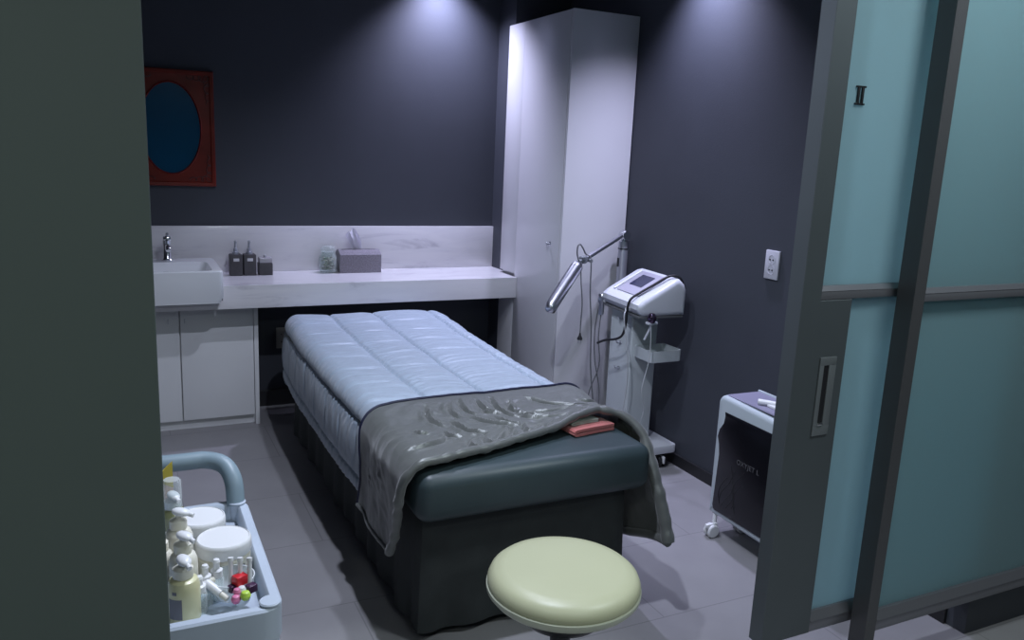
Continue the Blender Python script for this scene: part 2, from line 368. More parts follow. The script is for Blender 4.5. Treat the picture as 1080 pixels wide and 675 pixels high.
# counter objects
def dispenser(cx, cy, label):
    t = thing('soap_dispenser', label, 'soap dispenser', (cx, cy, .7625), 'square grey soap dispensers')
    b = N(); box(b, cx-.031, cx+.031, cy-.03, cy+.03, .7625, .872, .004); part('bottle', b, 'darkgrey', t)
    b = N(); lathe(b, [(0, 0), (.017, 0), (.017, .012), (.011, .016), (.011, .03), (.006, .032), (.006, .07), (0, .071)], (cx, cy, .872), 16)
    tube(b, [(cx, cy, .938), (cx, cy-.035, .936)], .005, 8); part('pump', b, 'steel', t)
    b = N(); box(b, cx-.014, cx+.014, cy-.0315, cy-.0295, .838, .853, .0005); part('label_plate', b, 'labelw', t)
dispenser(.530, 4.36, 'dark grey square soap dispenser nearest the washbasin')
dispenser(.598, 4.36, 'dark grey square soap dispenser between its twin and the short canister')
t = thing('cotton_canister', 'short dark grey canister with pale lid beside the soap dispensers', 'canister', (.677, 4.36, .7625))
b = N(); box(b, .642, .712, 4.33, 4.395, .7625, .826, .004); part('pot', b, 'darkgrey', t)
b = N(); box(b, .644, .710, 4.332, 4.393, .826, .853, .006); l_ = part('lid', b, 'lid', t)
b = N(); lathe(b, [(0, 0), (.006, 0), (.009, .008), (.006, .014), (0, .015)], (.677, 4.362, .853), 12); part('lid_knob', b, 'steel', l_)
jx, jy = 1.014, 4.38
t = thing('glass_jar', 'clear glass jar of wrapped sweets beside the tissue box', 'jar', (jx, jy, .7625))
b = N(); lathe(b, [(0, .003), (.044, .003), (.048, .008), (.047, .085), (.038, .103), (.036, .112), (.033, .112), (.035, .10), (.043, .083), (.044, .01), (0, .008)], (jx, jy, .7625), 28); part('jar_body', b, 'jarglass', t)
b = N(); lathe(b, [(0, 0), (.037, 0), (.040, .004), (.038, .022), (.028, .032), (0, .034)], (jx, jy, .8755), 24); part('stopper', b, 'jarglass', t)
def sweets_mat():
    m = mat('sweets', (.5, .5, .4), .4); n = m.node_tree.nodes; L = m.node_tree.links
    v = n.new('ShaderNodeTexVoronoi'); v.inputs['Scale'].default_value = 75; tc = n.new('ShaderNodeTexCoord'); L.new(tc.outputs['Object'], v.inputs['Vector'])
    cr = n.new('ShaderNodeValToRGB'); cr.color_ramp.interpolation = 'CONSTANT'
    e = cr.color_ramp.elements; e[0].color = (.24, .24, .18, 1); e[1].position = .4; e[1].color = (.03, .12, .07, 1)
    for p, c in ((.55, (.45, .43, .34, 1)), (.75, (.05, .04, .03, 1)), (.88, (.12, .2, .14, 1))): q = e.new(p); q.color = c
    sp = n.new('ShaderNodeSeparateColor'); L.new(v.outputs['Color'], sp.inputs[0]); L.new(sp.outputs[0], cr.inputs[0]); L.new(cr.outputs[0], n['Principled BSDF'].inputs['Base Color']); return m
b = N()
for k in range(90):
    a = random.random()*2*PI; r = .034*math.sqrt(random.random()); z = .018+.062*random.random()
    q = bmesh.new(); bmesh.ops.create_icosphere(q, subdivisions=1, radius=.0085); add_bm(b, q, Matrix.Translation((jx+r*math.cos(a), jy+r*math.sin(a), .7625+z)) @ Matrix.Diagonal((1, 1, .7, 1)))
o = part('sweets', b, sweets_mat(), t); o['kind'] = 'stuff'
# tissue box
x0, x1, y0, y1 = 1.070, 1.300, 4.335, 4.455
t = thing('tissue_box', 'grey felt tissue box with a white tissue pulled up', 'tissue box', ((x0+x1)/2, (y0+y1)/2, .7625))
b = N(); prism(b, [(y0, .7625), (y1, .7625), (y1, .862), (y1-.045, .886), (y0+.045, .886), (y0, .862)], x0, x1, 'x', bev=.002); part('box', b, 'felt', t)
b = N(); box(b, x0+.02, x1-.02, y0+.05, y0+.062, .8852, .887, 0); part('slot', b, 'black', t)
b = N(); cx = 1.19
def tis(i, j):
    w = .028+.012*j; x = cx-.015+(i-.5)*2*w - .025*j
    return Vector((x, 4.391+.012*math.sin(i*9+j*3)*(.4+j), .884+.115*j*(1-.35*abs(i-.5)**1.2*2*j) + .01*math.sin(i*12)*j))
g = N(); grid(g, tis, 18, 10); bmesh.ops.solidify(g, geom=g.faces[:], thickness=.0012); part('tissue', g, 'tissue', t)

# ------------------------------------------------------------------ mirror
mx_, mz_ = .25, 1.493
t = thing('wall_mirror', 'oval mirror in a carved red lacquer rectangular frame', 'mirror', (mx_, YB-.02, 1.21))
def framemesh():
    b = N(); n = 64; W_, H_ = .207, .284; rx, rz = .137, .220
    def ell(a, k=1, o=0): return (mx_+(rx+o)*math.cos(a)*k, mz_+(rz+o)*math.sin(a)*k)
    def rect(a):
        c, s = math.cos(a), math.sin(a); k = min(W_/abs(c) if abs(c) > 1e-6 else 9, H_/abs(s) if abs(s) > 1e-6 else 9); return (mx_+c*k, mz_+s*k)
    ang = sorted([2*PI*k/n for k in range(n)] + [math.atan2(H_*a, W_*c) % (2*PI) for a in (1, -1) for c in (1, -1)])
    yf, yb = YB-.028, YB-.001
    L_ = []
    def ring(fn): L_.append([b.verts.new(fn(a)) for a in ang])
    ring(lambda a: (rect(a)[0], yb, rect(a)[1])); ring(lambda a: (rect(a)[0], yf+.004, rect(a)[1]))
    def ins(a, d): 
        p = rect(a); return (mx_+(p[0]-mx_)*(1-d/W_), mz_+(p[1]-mz_)*(1-d/H_))
    ring(lambda a: (ins(a, .004)[0], yf, ins(a, .004)[1])); ring(lambda a: (ins(a, .018)[0], yf+.001, ins(a, .018)[1])); ring(lambda a: (ins(a, .022)[0], yf+.006, ins(a, .022)[1]))
    ring(lambda a: (ell(a, 1, .010)[0], yf+.006, ell(a, 1, .010)[1])); ring(lambda a: (ell(a, 1, .005)[0], yf+.001, ell(a, 1, .005)[1])); ring(lambda a: (ell(a)[0], yf+.012, ell(a)[1]))
    for A, B in zip(L_, L_[1:]):
        for k in range(len(ang)): b.faces.new((A[k], A[(k+1) % len(ang)], B[(k+1) % len(ang)], B[k]))
    bmesh.ops.recalc_face_normals(b, faces=b.faces); return b
part('frame', framemesh(), 'red', t)
b = N(); prism(b, [(mx_+.139*math.cos(2*PI*k/64), mz_+.222*math.sin(2*PI*k/64)) for k in range(64)], YB-.017, YB-.012, 'y'); part('mirror_glass', b, 'mirror', t)
for sx in (-1, 1):
    for sz in (-1, 1):
        b = N(); pts = []
        for q in range(121):
            u = q/120; lx, lz = (.190-.16*max(0, .5-u)*2*.62, .262-.20*max(0, u-.5)*2*.62)
            rr = .004+.012*(1-abs(2*u-1)); a = u*PI*13
            pts.append((mx_+sx*(lx-.016+rr*math.cos(a)), YB-.0225-.001*math.sin(a*.5), mz_+sz*(lz-.016+rr*math.sin(a))))
        tube(b, pts, .0026, 6, 0)
        part('corner_carving', b, 'redcarve', t)

# ------------------------------------------------------------------ sockets
def socket(axis, c, w, h, m, two, label):
    t = thing('power_socket', label, 'socket', c)
    def R(a0, a1, z0, z1, d0, d1, bev=.0015):
        b = N()
        if axis == 'y': box(b, c[0]+a0, c[0]+a1, c[1]-d1, c[1]-d0, c[2]+z0, c[2]+z1, bev)
        else: box(b, c[0]-d1, c[0]-d0, c[1]+a0, c[1]+a1, c[2]+z0, c[2]+z1, bev)
        return b
    part('plate', R(-w/2, w/2, -h/2, h/2, 0.0005, .010, .003), m, t)
    for z in ((h*.18, -h*.18) if two else (0,)):
        b = N(); rot = Matrix.Rotation(PI/2, 4, 'X') if axis == 'y' else Matrix.Rotation(-PI/2, 4, 'Y')
        p = (c[0], c[1]-.0102, c[2]+z) if axis == 'y' else (c[0]-.0102, c[1], c[2]+z)
        lathe(b, [(0, -.0015), (.0155, -.0015), (.017, .001), (.019, .0012), (.019, -.001)], p, 24, rot); q = part('outlet', b, m, t)
        for s in (-1, 1):
            b = N(); pp = Vector(p) + (Vector((s*.0085, -.0004, 0)) if axis == 'y' else Vector((-.0004, s*.0085, 0)))
            lathe(b, [(0, .003), (.003, .003), (.003, -.001), (0, -.001)], pp, 10, rot); part('pin_hole', b, 'black', q)
socket('x', (XR, 2.472, 1.05), .076, .117, 'socket', True, 'white double power socket on the right wall')
socket('y', (.785, YB, .385), .072, .118, 'socketold', True, 'grey power socket low on the wall behind the bed head')

# ------------------------------------------------------------------ tall cabinet
t = thing('tall_cabinet', 'tall white narrow cupboard in the corner', 'cupboard', (2.18, 3.9, 0))
XT, YT, ZT = 1.996, 3.571, 2.135
b = N(); box(b, XT+.02, XR-.006, YT+.001, 4.268, 0, ZT-.002, .001); part('body', b, 'wardrobe', t)
b = N(); box(b, XT+.002, XR-.004, YT-.017, YT, 0, ZT, .001); part('side_panel', b, 'wardrobe', t)
b = N(); box(b, XT, XT+.018, YT+.002, 4.07, .06, ZT-.002, .001); d_ = part('door', b, 'wardrobe', t)
b = N(); box(b, XT+.001, XT+.018, 4.073, 4.268, .78, ZT-.002, .001); box(b, XT+.001, XT+.018, 4.073, 4.268, 0, .64, .001); part('filler_panel', b, 'wardrobe', t)
b = N(); lathe(b, [(0, .024), (.007, .024), (.009, .018), (.005, .012), (.005, .002), (.012, 0), (.012, -.001)], (XT, 3.669, .997), 16, Matrix.Rotation(-PI/2, 4, 'Y')); part('knob', b, 'steel', d_)

# ------------------------------------------------------------------ bed
bed = thing('treatment_bed', 'padded dark teal treatment bed with charcoal skirt', 'bed', (1.08, 2.95, 0))
t_ = N(); box(t_, .695, 1.466, 1.938, 3.97, .430, .578, .042, 6)
part('mattress', t_, 'vinyl', bed)
b = N(); box(b, .76, 1.41, 2.12, 3.9, .36, .431, .004); part('base_frame', b, 'black', bed)
for x in (.79, 1.37):
    for y in (2.2, 2.95, 3.8):
        b = N(); box(b, x-.025, x+.025, y-.025, y+.025, .0, .36, .003); part('leg', b, 'black', bed)
# skirt: one gathered curtain round three sides
def skirt_pt(i, j):
    # path left side (head -> foot), front, right side
    Lx, Rx, Yf, Yh = .748, 1.462, 2.065, 3.92
    l1 = Yh-Yf; l2 = Rx-Lx; tot = 2*l1+l2; s = i*tot; z = .434-.404*j
    if s < l1: p = Vector((Lx, Yh-s, 0)); n = Vector((-1, 0, 0)); q = s
    elif s < l1+l2: p = Vector((Lx+s-l1, Yf, 0)); n = Vector((0, -1, 0)); q = s
    else: p = Vector((Rx, Yf+s-l1-l2, 0)); n = Vector((1, 0, 0)); q = s
    # soften the corners
    for c in (l1, l1+l2):
        d = s-c
        if abs(d) < .04:
            n2 = (Vector((-1, 0, 0)) if c == l1 else Vector((0, -1, 0)))*(.5-d/.08) + (Vector((0, -1, 0)) if c == l1 else Vector((1, 0, 0)))*(.5+d/.08); n = n2.normalized()
            p -= n*(.04-abs(d))*.3
    w = noise.noise(Vector((q*9, 0, 1.3)))*.6 + math.sin(q*38+2*noise.noise(Vector((q*3, 5, 0))))*.5
    amp = .002+.015*j**1.2
    p += n*(w*amp + .012*j)
    p.z = z + .006*noise.noise(Vector((q*6, 3, 0)))*j + (.022*max(0, noise.noise(Vector((q*2.2, 9, 0))))*j)
    return p
g = N(); grid(g, skirt_pt, 420, 16); bmesh.ops.recalc_face_normals(g, faces=g.faces); part('skirt', g, 'skirt', bed)

# ------------------------------------------------------------------ cloth profile
def drape(d, r, flare):
    """arc distance past the edge -> (outward, drop)"""
    if d <= 0: return 0, 0
    q = r*PI/2
    if d < q: return r*math.sin(d/r), r*(1-math.cos(d/r))
    return r+(d-q)*math.sin(flare), r+(d-q)*math.cos(flare)
def sstep(x): x = max(0, min(1, x)); return x*x*(3-2*x)
XC, WF, RE = 1.078, .335, .055
SEAMS = [-.668, -.612, -.425, -.165, .055, .32, .47, .612, .668]
YHEAD, YEND = 4.0, 2.40
def quilt_base(a, c):
    """a: across arc coordinate, c: along coordinate (y on the flat)"""
    dx = max(0, abs(a)-WF); dy = max(0, c-(YHEAD-RE))
    sgn = 1 if a > 0 else -1
    p = 3.2
    d = (dx**p+dy**p)**(1/p) if dx+dy > 0 else 0
    h, drop = drape(d, RE, math.radians(3))
    nrm = math.hypot(dx, dy) or 1
    x = XC+sgn*(min(abs(a), WF)+h*dx/nrm); y = min(c, YHEAD-RE)+h*dy/nrm
    if x > XC: x += (x-XC)/.4*(.05*sstep((y-2.9)/1.1)-.004)
    else: x += (XC-x)/.4*(.012*sstep((2.9-y)/.6)) + (XC-x)/.4*.02*sstep((y-3.4)/.6)
    z = .600-drop
    z += .012*sstep((y-3.5)/.5)*(1-min(1, dx*10))
    # the top sags slightly toward the foot
    return Vector((x, y, z))
def quilt_puff(a, c):
    for s0, s1 in zip(SEAMS, SEAMS[1:]):
        if s0 <= a <= s1: break
    t = (a-s0)/(s1-s0); w = min(1, (s1-s0)/.2)
    fade = .45+.55*sstep((YHEAD-.02-c)/.16)
    long_ = .022*fade*w**.8*(max(0, math.sin(PI*max(0, min(1, t)))))**.45
    dist = min(a-s0, s1-a)
    # cross stitching: narrow grooves bowed a little, every 0.2 m
    bow = .03*math.sin(PI*t)
    k = ((c+bow+.02*noise.noise(Vector((a*6, c*2, 0)))-2.55)/.2); fr = abs(k-round(k))*.2
    cross = -.0062*math.exp(-(fr/.009)**2) * (.35+.65*math.sin(PI*max(0, min(1, t)))) if -.6 < a < .6 else 0
    # gathers running across the seams
    gat = .0034*noise.noise(Vector((a*7, c*42, 2)))*(1 if abs(a) < .6 else .5) + .0022*math.exp(-dist/.035)*1.3*math.sin(c*150+6*noise.noise(Vector((a*9, c*11, 4))))
    big = .006*noise.noise(Vector((a*4.5, c*5, 7)))
    return long_+cross+gat+big-.006*math.exp(-(dist/.007)**2)
def puffed(fa, fb, puff, base, ext=None):
    e = .004
    def fn(i, j):
        a, c = (fa(i), fb(i, j)) if not ext else ext(i, j)
        p = base(a, c); n = (base(a+e, c)-base(a-e, c)).cross(base(a, c+e)-base(a, c-e))
        n = n.normalized() if n.length > 1e-9 else Vector((0, 0, 1))
        return p + n*puff(a, c)
    return fn
q0, q1 = SEAMS[0], SEAMS[-1]
qa = lambda i: q0+(q1-q0)*i
g = N(); grid(g, puffed(qa, lambda i, j: YEND+(YHEAD+.20-YEND)*j, quilt_puff, quilt_base), 280, 300)
bmesh.ops.recalc_face_normals(g, faces=g.faces)
if sum(f.normal.z for f in g.faces) < 0: bmesh.ops.reverse_faces(g, faces=g.faces[:])
bmesh.ops.solidify(g, geom=g.faces[:], thickness=.006)
quilt = obj('quilted_comforter', g, 'quilt'); tag(quilt, 'pale blue quilted silk comforter spread over the bed', 'comforter')

# grey satin throw across the foot
TA0, TA1 = -.70, .735
def lerp(tab, x):
    if x <= tab[0][0]: return tab[0][1]
    for (x0, y0), (x1, y1) in zip(tab, tab[1:]):
        if x <= x1: return y0+(y1-y0)*sstep((x-x0)/(x1-x0)) if False else y0+(y1-y0)*(x-x0)/(x1-x0)
    return tab[-1][1]
FRONT = [(-.70, 2.09), (-.60, 2.045), (-.48, 1.99), (-.40, 1.968), (-.33, 1.972), (-.13, 2.022), (.17, 2.115), (.30, 2.142), (.36, 2.115), (.42, 2.05), (.50, 2.00), (.60, 1.955), (.735, 1.905)]
BACK = [(-.70, 2.40), (-.55, 2.385), (-.42, 2.40), (-.30, 2.425), (0, 2.452), (.35, 2.455), (.5, 2.43), (.735, 2.42)]
def throw_base(a, c):
    dx = max(0, abs(a)-(WF+.012)); sgn = 1 if a > 0 else -1
    h, drop = drape(dx, RE+.012, math.radians(5 if a > 0 else 3.5))
    x = XC+sgn*(min(abs(a), WF+.012)+h)
    if a < 0: x += .014*sstep((-a-.45)/.2)
    back = sstep((c-2.26)/.16)
    z = .606+.022*back*(1 if dx == 0 else 1)-drop
    if sgn < 0 or True: x += sgn*.010*back*min(1, dx*8)
    return Vector((x, c, z))
def stroke(u0, v0, u1, v1, w=.009, h=.012):
    A, B = atz(u0, v0, .612), atz(u1, v1, .612); return (A.x-XC, A.y, B.x-XC, B.y, w, h)
def zs(L, s, ox, oy): return [stroke(ox+a/s, oy+b/s, ox+c/s, oy+d/s) for a, b, c, d in L]
FOLDS = zs([(190, 215, 280, 290), (360, 185, 410, 245), (430, 165, 520, 225), (540, 260, 830, 310), (560, 160, 680, 210), (660, 140, 780, 215), (780, 150, 830, 190), (400, 295, 600, 350),
            (330, 340, 420, 370), (610, 370, 680, 440), (500, 400, 560, 450), (680, 440, 790, 330), (800, 350, 840, 420), (880, 300, 980, 380), (980, 380, 1040, 300), (860, 210, 1060, 240), (150, 460, 330, 390),
            (120, 345, 200, 355), (700, 250, 850, 300), (600, 200, 660, 215)], 6.75, 420, 405) + \
        zs([(60, 210, 310, 215), (130, 150, 390, 180), (60, 240, 300, 250), (130, 330, 190, 370), (290, 330, 330, 290), (560, 240, 590, 205), (430, 150, 520, 150), (680, 210, 760, 230), (340, 200, 470, 190), (210, 300, 260, 340), (420, 280, 460, 240), (490, 260, 520, 220)], 6, 540, 400)
def folds(a, c):
    v = 0
    for x0, y0, x1, y1, w, h in FOLDS:
        dx, dy = x1-x0, y1-y0; L = math.hypot(dx, dy); t = ((a-x0)*dx+(c-y0)*dy)/(L*L)
        if -.3 < t < 1.3:
            d = ((a-x0)*-dy+(c-y0)*dx)/L + .012*math.sin(t*3)
            if abs(d) < .06:
                e = max(0, 1-((t-.5)/.8)**2)
                v += h*e*(.75*math.exp(-((d-w*1.3)/w)**2)-math.exp(-(d/(w*.62))**2)+.35*math.exp(-((d+w*1.5)/w)**2))
    return v
ROS = [(-.21, 2.34, .05), (-.50, 2.20, .045), (.08, 2.33, .05), (-.55, 2.30, .03)]
def throw_puff(a, c):
    w = Vector((a*7+c*6, c*13-a*9, 3))
    rid = 1-abs(noise.noise(w))*2
    w2 = Vector((a*18+c*6, c*22-a*14, 8)); r2 = 1-abs(noise.noise(w2))*2
    env = .35+.65*math.exp(-((c-2.20)/.12)**2)
    flat = 1 if abs(a) < .4 else .6
    v = (.0035*rid+.0025*r2)*env*flat + folds(a, c)*sstep((c-lerp(FRONT, a)-.004)/.022)*sstep((lerp(BACK, a)-c-.004)/.03) + (.012*sstep((-a-.40)/.1)*noise.noise(Vector((a*2.5, c*13, 5)))) + .008*noise.noise(Vector((a*5, c*4, 1)))
    for ra, rc, rr in ROS:
        d = math.hypot(a-ra, c-rc)
        if d < rr*1.6:
            th = math.atan2(c-rc, a-ra)
            v += .0035*math.cos(d/rr*5*(1+.18*math.cos(5*th)))*math.exp(-(d/rr)**2)
    v += .030*math.exp(-((a-.27)/.13)**2-((c-2.13)/.13)**2)
    return v+.004
ta = lambda i: TA0+(TA1-TA0)*i
def tc_(i, j): a = ta(i); f, k = lerp(FRONT, a), lerp(BACK, a); return f+(k-f)*j
def text_(i, j):
    a = ta(i)
    return (a + max(0, a-.45)/.285*.09*sstep(j*1.5), tc_(i, j))
tfn = puffed(ta, tc_, throw_puff, throw_base, text_)
g = N(); grid(g, tfn, 260, 110)
bmesh.ops.recalc_face_normals(g, faces=g.faces)
if sum(f.normal.z for f in g.faces) < 0: bmesh.ops.reverse_faces(g, faces=g.faces[:])
bmesh.ops.solidify(g, geom=g.faces[:], thickness=.005)
throw = obj('satin_throw', g, 'satin'); tag(throw, 'grey satin throw with rolled hem draped across the foot of the bed', 'blanket')
g = N(); tube(g, [tfn(i/130, 0) for i in range(131)], lambda t: .0135+.0022*math.sin(t*170)*math.sin(t*37)+.0075*sstep((t-.74)/.1), 12, 0)
tube(g, [tfn(0, j/24) for j in range(25)], .007, 8, 0); tube(g, [tfn(1, j/24) for j in range(25)], .016, 10, 0); part('rolled_hem', g, 'satin', throw)
g = N(); tube(g, [tfn(i/200, 1)+Vector((0, .001, .002)) for i in range(201)], .0048, 8, 0); part('piping', g, 'piping', throw, 'navy piping')

# towels tucked under the throw
def towel(label, m, cx, cy, rz, w, d, z0, n, th):
    b = N(); mx = Matrix.Translation((cx, cy, 0)) @ Matrix.Rotation(rz, 4, 'Z')
    pts = []
    for k in range(n):
        z = z0+th/2+k*th
        a, e = (-d/2, d/2) if k % 2 == 0 else (d/2, -d/2)
        pts += [(a, z), ((a+e)/2, z+.001), (e, z)]
        if k < n-1: pts += [(e+(.006 if e > 0 else -.006), z+th/2)]
    P = spline([(0, p[0], p[1]) for p in pts], 4); half = th*.36; up = []; dn = []
    for i, p in enumerate(P):
        t = (P[min(i+1, len(P)-1)]-P[max(0, i-1)]).normalized(); nn = Vector((0, -t.z, t.y))
        up.append((p+nn*half)); dn.append((p-nn*half))
    prism(b, [(q.y, q.z) for q in up]+[(q.y, q.z) for q in dn[::-1]], -w/2, w/2, 'x', mx=mx)
    o = obj('folded_towel', b, m); tag(o, label, 'towel', 'towels tucked under the throw'); return o
towel('salmon pink folded towel tucked under the throw hem', 'pink', 1.335, 2.14, math.radians(98), .10, .15, .579, 2, .0125)
towel('pale mint folded towel on top of the pink one', 'mint', 1.315, 2.17, math.radians(98), .10, .10, .6045, 2, .006)

# ------------------------------------------------------------------ stool
sx, sy = .930, 1.548
t = thing('round_stool', 'round stool with pale green padded seat at the bed foot', 'stool', (sx, sy, 0))
R_ = .186
b = N(); lathe(b, [(0, .478), (.08, .4775), (.145, .474), (.1475, .4735), (.150, .473), (.168, .468), (.180, .458), (R_, .444), (R_, .436), (.183, .428), (.1, .428), (0, .428)], (sx, sy, 0), 72); part('seat', b, 'stool', t)
b = N(); lathe(b, [(.1, .429), (.1865, .432), (.1885, .430), (.188, .420), (.178, .408), (.15, .404), (0, .404)], (sx, sy, 0), 72); part('seat_rim', b, 'stoolrim', t, 'pale cream rim')
b = N(); lathe(b, [(.14, .404), (.135, .38), (.10, .345), (.05, .32), (0, .318)], (sx, sy, 0), 48); part('seat_shadow_cone', b, 'black', t)  # added black cone, stands in for the dark shadow below the seat
b = N(); lathe(b, [(0, .404), (.05, .404), (.05, .392), (.025, .385), (.025, .25), (.032, .248), (.032, .10), (.045, .085), (.045, .07), (0, .07)], (sx, sy, 0), 24); part('column', b, 'black', t)
for k in range(5):
    a = 2*PI*k/5+.3; ex, ey = sx+.21*math.cos(a), sy+.21*math.sin(a)
    b = N(); tube(b, [(sx+.03*math.cos(a), sy+.03*math.sin(a), .085), (sx+.12*math.cos(a), sy+.12*math.sin(a), .078), (ex, ey, .062)], lambda q: .018-.006*q, 10, 4); lg = part('leg', b, 'black', t)
    b = N(); tube(b, [(ex, ey, .065), (ex, ey, .045)], .006, 8, 0)
    for s in (-1, 1):
        lathe(b, [(0, -.008), (.022, -.008), (.0245, -.004), (.0245, .004), (.022, .008), (0, .008)], (ex-s*.012*math.sin(a), ey+s*.012*math.cos(a), .0245), 16, Matrix.Rotation(a, 4, 'Z') @ Matrix.Rotation(PI/2, 4, 'X'))
    part('caster', b, 'black', lg)

# ------------------------------------------------------------------ trolley
TX0, TX1, TY0, TY1, TZ = -.175, .226, 1.305, 1.785, .66
t = thing('service_trolley', 'pale blue plastic service trolley loaded with bottles behind the grey wall', 'trolley', ((TX0+TX1)/2, (TY0+TY1)/2, 0))
def tray(b, z):
    q = bmesh.new()
    def lp(ins, r, zz): return [q.verts.new((p[0], p[1], zz)) for p in rrect(TX0+ins, TX1-ins, TY0+ins, TY1-ins, r)]
    LL = [lp(.012, .03, z-.07), lp(.0, .036, z-.062), lp(0, .036, z-.004), lp(.004, .034, z), lp(.018, .024, z), lp(.022, .022, z-.004), lp(.026, .02, z-.036)]
    for A, B in zip(LL, LL[1:]):
        for k in range(len(A)): q.faces.new((A[k], A[(k+1) % len(A)], B[(k+1) % len(A)], B[k]))
    q.faces.new(LL[0][::-1]); q.faces.new(LL[-1]); bmesh.ops.recalc_face_normals(q, faces=q.faces); add_bm(b, q); return b
part('top_tray', tray(N(), TZ), 'trolley', t); part('shelf', tray(N(), .22), 'trolley', t)
for x in (TX0+.022, TX1-.022):
    for y in (TY0+.022, TY1-.022):
        b = N(); lathe(b, [(0, .07), (.016, .07), (.016, TZ+.002), (.019, TZ+.002), (.019, TZ+.004), (.017, TZ+.006), (0, TZ+.006)], (x, y, 0), 24); p_ = part('post', b, 'trolley', t)
        b = N(); tube(b, [(x, y, .07), (x, y, .05)], .006, 8, 0); lathe(b, [(0, -.01), (.027, -.01), (.03, -.006), (.03, .006), (.027, .01), (0, .01)], (x, y, .03), 20, Matrix.Rotation(PI/2, 4, 'Y')); part('caster', b, 'cable', p_)
hx = TX1-.024
b = N(); tube(b, [(TX0+.024, 1.755, .655), (TX0+.026, 1.765, .70), (TX0+.05, 1.815, .735), (TX0+.09, 1.838, .742), (.10, 1.838, .742), (.150, 1.836, .741), (.185, 1.815, .732), (hx-.002, 1.785, .705), (hx, 1.765, .655)], .0195, 18, 8)
part('push_handle', b, 'trolleyh', t, 'tubular blue grey handle')
TF = .6245   # tray floor
def jar(name, label, x, y, r, h, grp=None):
    o = thing(name, label, 'jar', (x, y, TF), grp)
    b = N(); lathe(b, [(0, 0), (r*.9, 0), (r*.95, .004), (r*.955, h-.034), (r*.90, h-.031), (r*.88, h-.026), (0, h-.026)], (x, y, TF), 40); part('jar_body', b, 'ivory', o)
    b = N(); lathe(b, [(r*.885, h-.0265), (r*.985, h-.027), (r*1.0, h-.025), (r*1.0, h-.007), (r*.97, h-.002), (r*.92, h), (r*.9, h-.0015), (0, h-.0005)], (x, y, TF), 40); part('lid', b, 'white', o, 'white lid')
    b = N()
    for k in range(3):
        for s in range(5 if k == 0 else 3):
            a = -PI/2+.15+s*.13; z = TF+h*.42-k*.011
            box(b, -.0028, .0028, -.0006, .0006, z-.002*(1.6 if k == 0 else 1), z+.002*(1.6 if k == 0 else 1), 0, mx=Matrix.Translation((x+r*.965*math.cos(a), y+r*.965*math.sin(a), 0)) @ Matrix.Rotation(a+PI/2, 4, 'Z'))
    part('print', b, 'ink', o)
jar('cream_jar', 'wide white cream jar nearer the trolley front, with printed side', .150, 1.520, .051, .080, 'white cream jars')
jar('cream_jar', 'wide white cream jar behind, nearer the trolley handle', .118, 1.632, .048, .078, 'white cream jars')
def pump_bottle(label, x, y, r, hb, m, mp='white', rz=-1.25, cap=False, up=.03):
    o = thing('pump_bottle', label, 'bottle', (x, y, TF), 'pump bottles on the trolley')
    b = N(); lathe(b, [(0, 0), (r*.95, 0), (r, .004), (r, hb-.016), (r*.85, hb-.005), (r*.55, hb), (0, hb)], (x, y, TF), 28); part('bottle', b, m, o)
    b = N(); z = TF+hb
    lathe(b, [(0, 0), (r*.62, 0), (r*.64, .003), (r*.62, .016), (r*.35, .019), (r*.2, .021), (r*.2, up), (0, up)], (x, y, z), 20); part('collar', b, 'ivory' if m != 'olive' else 'white', o)
    b = N(); q = bmesh.new(); bmesh.ops.create_uvsphere(q, u_segments=18, v_segments=10, radius=1)
    add_bm(b, q, Matrix.Translation((x, y, z+up+.003)) @ Matrix.Rotation(rz, 4, 'Z') @ Matrix.Rotation(.12, 4, 'Y') @ Matrix.Translation((.006, 0, 0)) @ Matrix.Diagonal((.018, .0115, .0075, 1)))
    dx, dy = math.cos(rz), math.sin(rz)
    tube(b, [(x+dx*.012, y+dy*.012, z+up+.002), (x+dx*.030, y+dy*.030, z+up-.003)], .0045, 10, 0)
    part('pump_head', b, mp, o)
    if cap:
        b = N(); lathe(b, [(r*.72, 0), (r*.74, .002), (r*.70, .058), (r*.6, .062), (0, .063)], (x, y, z), 24); part('clear_cap', b, 'clear', o)
    return o
pb = pump_bottle('cream yellow pump bottle frontmost on the trolley beside the wall edge', .069, 1.392, .0275, .080, 'cream')
b = N()
a0 = math.radians(-95)
for z0_, z1_, w_ in ((.012, .050, .9), (.058, .064, .3)):
    q = bmesh.new(); V = []
    for k in range(9):
        a = a0-w_/2+w_*k/8-.55; V.append([q.verts.new((.069+.0278*math.cos(a), 1.392+.0278*math.sin(a), TF+zz)) for zz in (z0_, z1_)])
    for A, B in zip(V, V[1:]): q.faces.new((A[0], B[0], B[1], A[1]))
    add_bm(b, q)
part('label_print', b, 'ink', pb)
pump_bottle('ivory pump bottle second from the front along the wall edge', .074, 1.468, .025, .088, 'ivory', rz=-.9)
pump_bottle('ivory pump bottle third from the front, partly behind its neighbour', .072, 1.545, .025, .100, 'ivory', rz=-.5)
pump_bottle('ivory pump bottle half hidden by the wall edge', .038, 1.50, .022, .082, 'ivory', rz=-2)
pump_bottle('olive pump bottle under a clear cap near the trolley handle', .070, 1.705, .026, .072, 'olive', rz=-1.2, cap=True, up=.026)
# leaflet
o = thing('leaflet', 'printed leaflet with yellow top standing near the trolley handle', 'leaflet', (.058, 1.745, TF))
b = N(); box(b, .036, .074, 1.742, 1.746, TF, TF+.137, .0005); part('sheet', b, 'leaf', o)
b = N(); prism(b, [(.036, TF+.122), (.0745, TF+.10), (.0745, TF+.158)], 1.7415, 1.7465, 'y'); part('yellow_tip', b, 'yellow', o)
